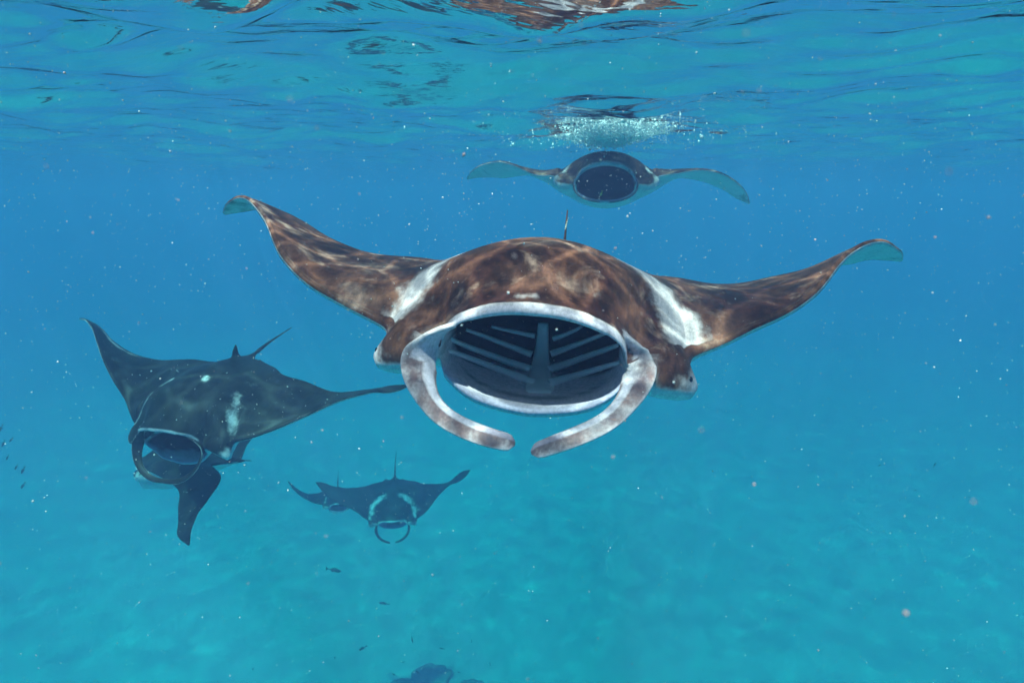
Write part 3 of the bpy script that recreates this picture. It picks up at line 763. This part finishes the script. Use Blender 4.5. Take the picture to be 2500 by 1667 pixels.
for (px, py, Lp, an) in [(2147, 1136, 11, 35), (2282, 1134, 14, 62), (2235, 1196, 10, 10), (2197, 1221, 7, 80), (2235, 1146, 7, 25), (2327, 1213, 8, 85), (2366, 1213, 8, 170)]:
    fish(px, py, 13.0, Lp, an, 'tiny dark fish scattered in open water beneath a wing of the big brown manta ray', 'stray fish in open water')
ms = fish_mesh(0.75, 0.10); ms.materials.append(FISH_STRIPE)
fish(1383, 548, 3.15, 32, 258, 'small silvery striped fish beside the dorsal fin of the big brown manta ray', me=ms)
my = fish_mesh(1.0, 0.02); my.materials.append(FISH_YEL)
fish(1468, 473, 6.95, 13, 250, 'tiny yellow fish under the jaw of the surface feeding manta ray', me=my)

# ================================================================== coral rocks on the sand
CORAL = simple_mat('coral_rock', (0.24, 0.235, 0.19), 0.9, 0.5, 2.5)
def coral(px, py, size, seed, label):
    size = size * 1.1
    d = at(px, py, 1.0) - CAMP; t = (FLOOR_Z - CAM_Z) / d[2]; p = d * t + CAMP
    rn = np.random.RandomState(seed)
    bm = bmesh.new(); bmesh.ops.create_icosphere(bm, subdivisions=4, radius=1.0)
    ks = rn.normal(0, 2.6, (14, 3)); ph = rn.uniform(0, 6.28, 14)
    for v in bm.verts:
        c = np.array(v.co); k = 0.35 + 0.16 * np.abs(np.sin(ks @ c + ph)).sum() / 2
        v.co = Vector(c * k); v.co.x *= 1.4; v.co.z *= 0.45
    me = bpy.data.meshes.new('coral_rock'); bm.to_mesh(me); bm.free(); me.materials.append(CORAL)
    me.polygons.foreach_set('use_smooth', [True] * len(me.polygons))
    o = link(bpy.data.objects.new('coral_rock', me)); o.scale = (size, size, size)
    o.location = (p[0], p[1], float(floor_z(p[0], p[1])) + 0.15 * size)
    tag(o, label, 'rock', 'coral rocks on the sea floor')
coral(1050, 1640, 0.42, 1, 'dark knobbly coral rock with reef fish around it')
coral(1150, 1660, 0.25, 2, 'low small coral rock beside the knobbly one')
coral(985, 1668, 0.30, 3, 'coral rock half out of the picture under the tiny reef fish')

# ================================================================== foam, bubbles and drifting specks
def specks(name, P, S, mat, label, cat, seed=0):
    """one mesh of many small irregular octahedra"""
    rn = np.random.RandomState(seed); n = len(P)
    base = np.array([(1, 0, 0), (-1, 0, 0), (0, 1, 0), (0, -1, 0), (0, 0, 1), (0, 0, -1)], float)
    fc = np.array([(0, 2, 4), (2, 1, 4), (1, 3, 4), (3, 0, 4), (2, 0, 5), (1, 2, 5), (3, 1, 5), (0, 3, 5)])
    A = rn.normal(size=(n, 3, 3)); Q, _ = np.linalg.qr(A)
    sc = S[:, None] * rn.uniform(0.45, 1.3, (n, 3))
    V = np.einsum('kj,nj,nji->nki', base, sc, Q) + P[:, None]
    F = (fc[None] + (np.arange(n) * 6)[:, None, None]).reshape(-1, 3)
    me = mesh_np(name, V, F, True); me.materials.append(mat)
    return tag(link(bpy.data.objects.new(name, me)), label, cat, kind='stuff')

rn = np.random.RandomState(3)
def cloud(n, y0, y1, py_pow=1.0):
    Y = (rn.uniform(y0 ** 2.2, y1 ** 2.2, n)) ** (1 / 2.2)
    px = rn.uniform(-100, 2600, n); py = -60 + 1790 * rn.uniform(0, 1, n) ** py_pow
    P = np.array([at(a, b, c) for a, b, c in zip(px, py, Y)])
    return P[(P[:, 2] < -0.08) & (P[:, 2] > FLOOR_Z + 0.5)]
SNOW = simple_mat('plankton', (0.80, 0.80, 0.78), 0.6, 0.1)
P = cloud(30000, 0.9, 6.5, 1.5)
cl = np.sin(P[:, 0] * 2.1 + 1) * np.sin(P[:, 1] * 1.7 + P[:, 2] * 2.3) + np.sin(P[:, 0] * 5.3 - P[:, 2] * 4.1)
P = P[rn.uniform(-2.2, 1.6, len(P)) < cl]; D = P[:, 1]
S = np.exp(rn.normal(math.log(0.0011), 0.7, len(P))) * (0.6 + 0.25 * D); S = np.minimum(S, 0.0030 * (0.5 + 0.3 * D))
specks('marine_snow', P, S, SNOW, 'white plankton specks drifting through the water', 'plankton', 1)
PINK = simple_mat('pink_plankton', (0.75, 0.50, 0.46), 0.6, 0.1)
P = cloud(300, 0.32, 1.5, 1.2); S = np.exp(rn.normal(math.log(0.0010), 0.45, len(P)))
specks('drifting_particles', P, S, PINK, 'blurred pinkish particles drifting close to the lens', 'plankton', 2)

FOAM = simple_mat('foam', (0.92, 0.93, 0.92), 0.5, 0.05)
n = 45000
c = at(1485, 345, 7.15)
gx = np.concatenate([rn.normal(0, 0.20, n), rn.normal(0.05, 0.65, 900)]); gy = np.concatenate([rn.normal(0, 0.42, n), rn.normal(0, 0.6, 900)])
gz = -np.abs(np.concatenate([rn.exponential(0.020, n), rn.exponential(0.05, 900)])) * np.exp(-(np.concatenate([gx[:n], gx[n:] * 0.3]) / 0.5) ** 2) - 0.006
P = np.stack([c[0] + gx, c[1] + gy, 0 * gx], -1); P[:, 2] = wave_z(P[:, 0], P[:, 1]) + gz
specks('foam', P, np.exp(rn.normal(math.log(0.0055), 0.5, len(P))), FOAM, 'white foam and bubbles on the surface above the grey manta ray', 'foam', 3)
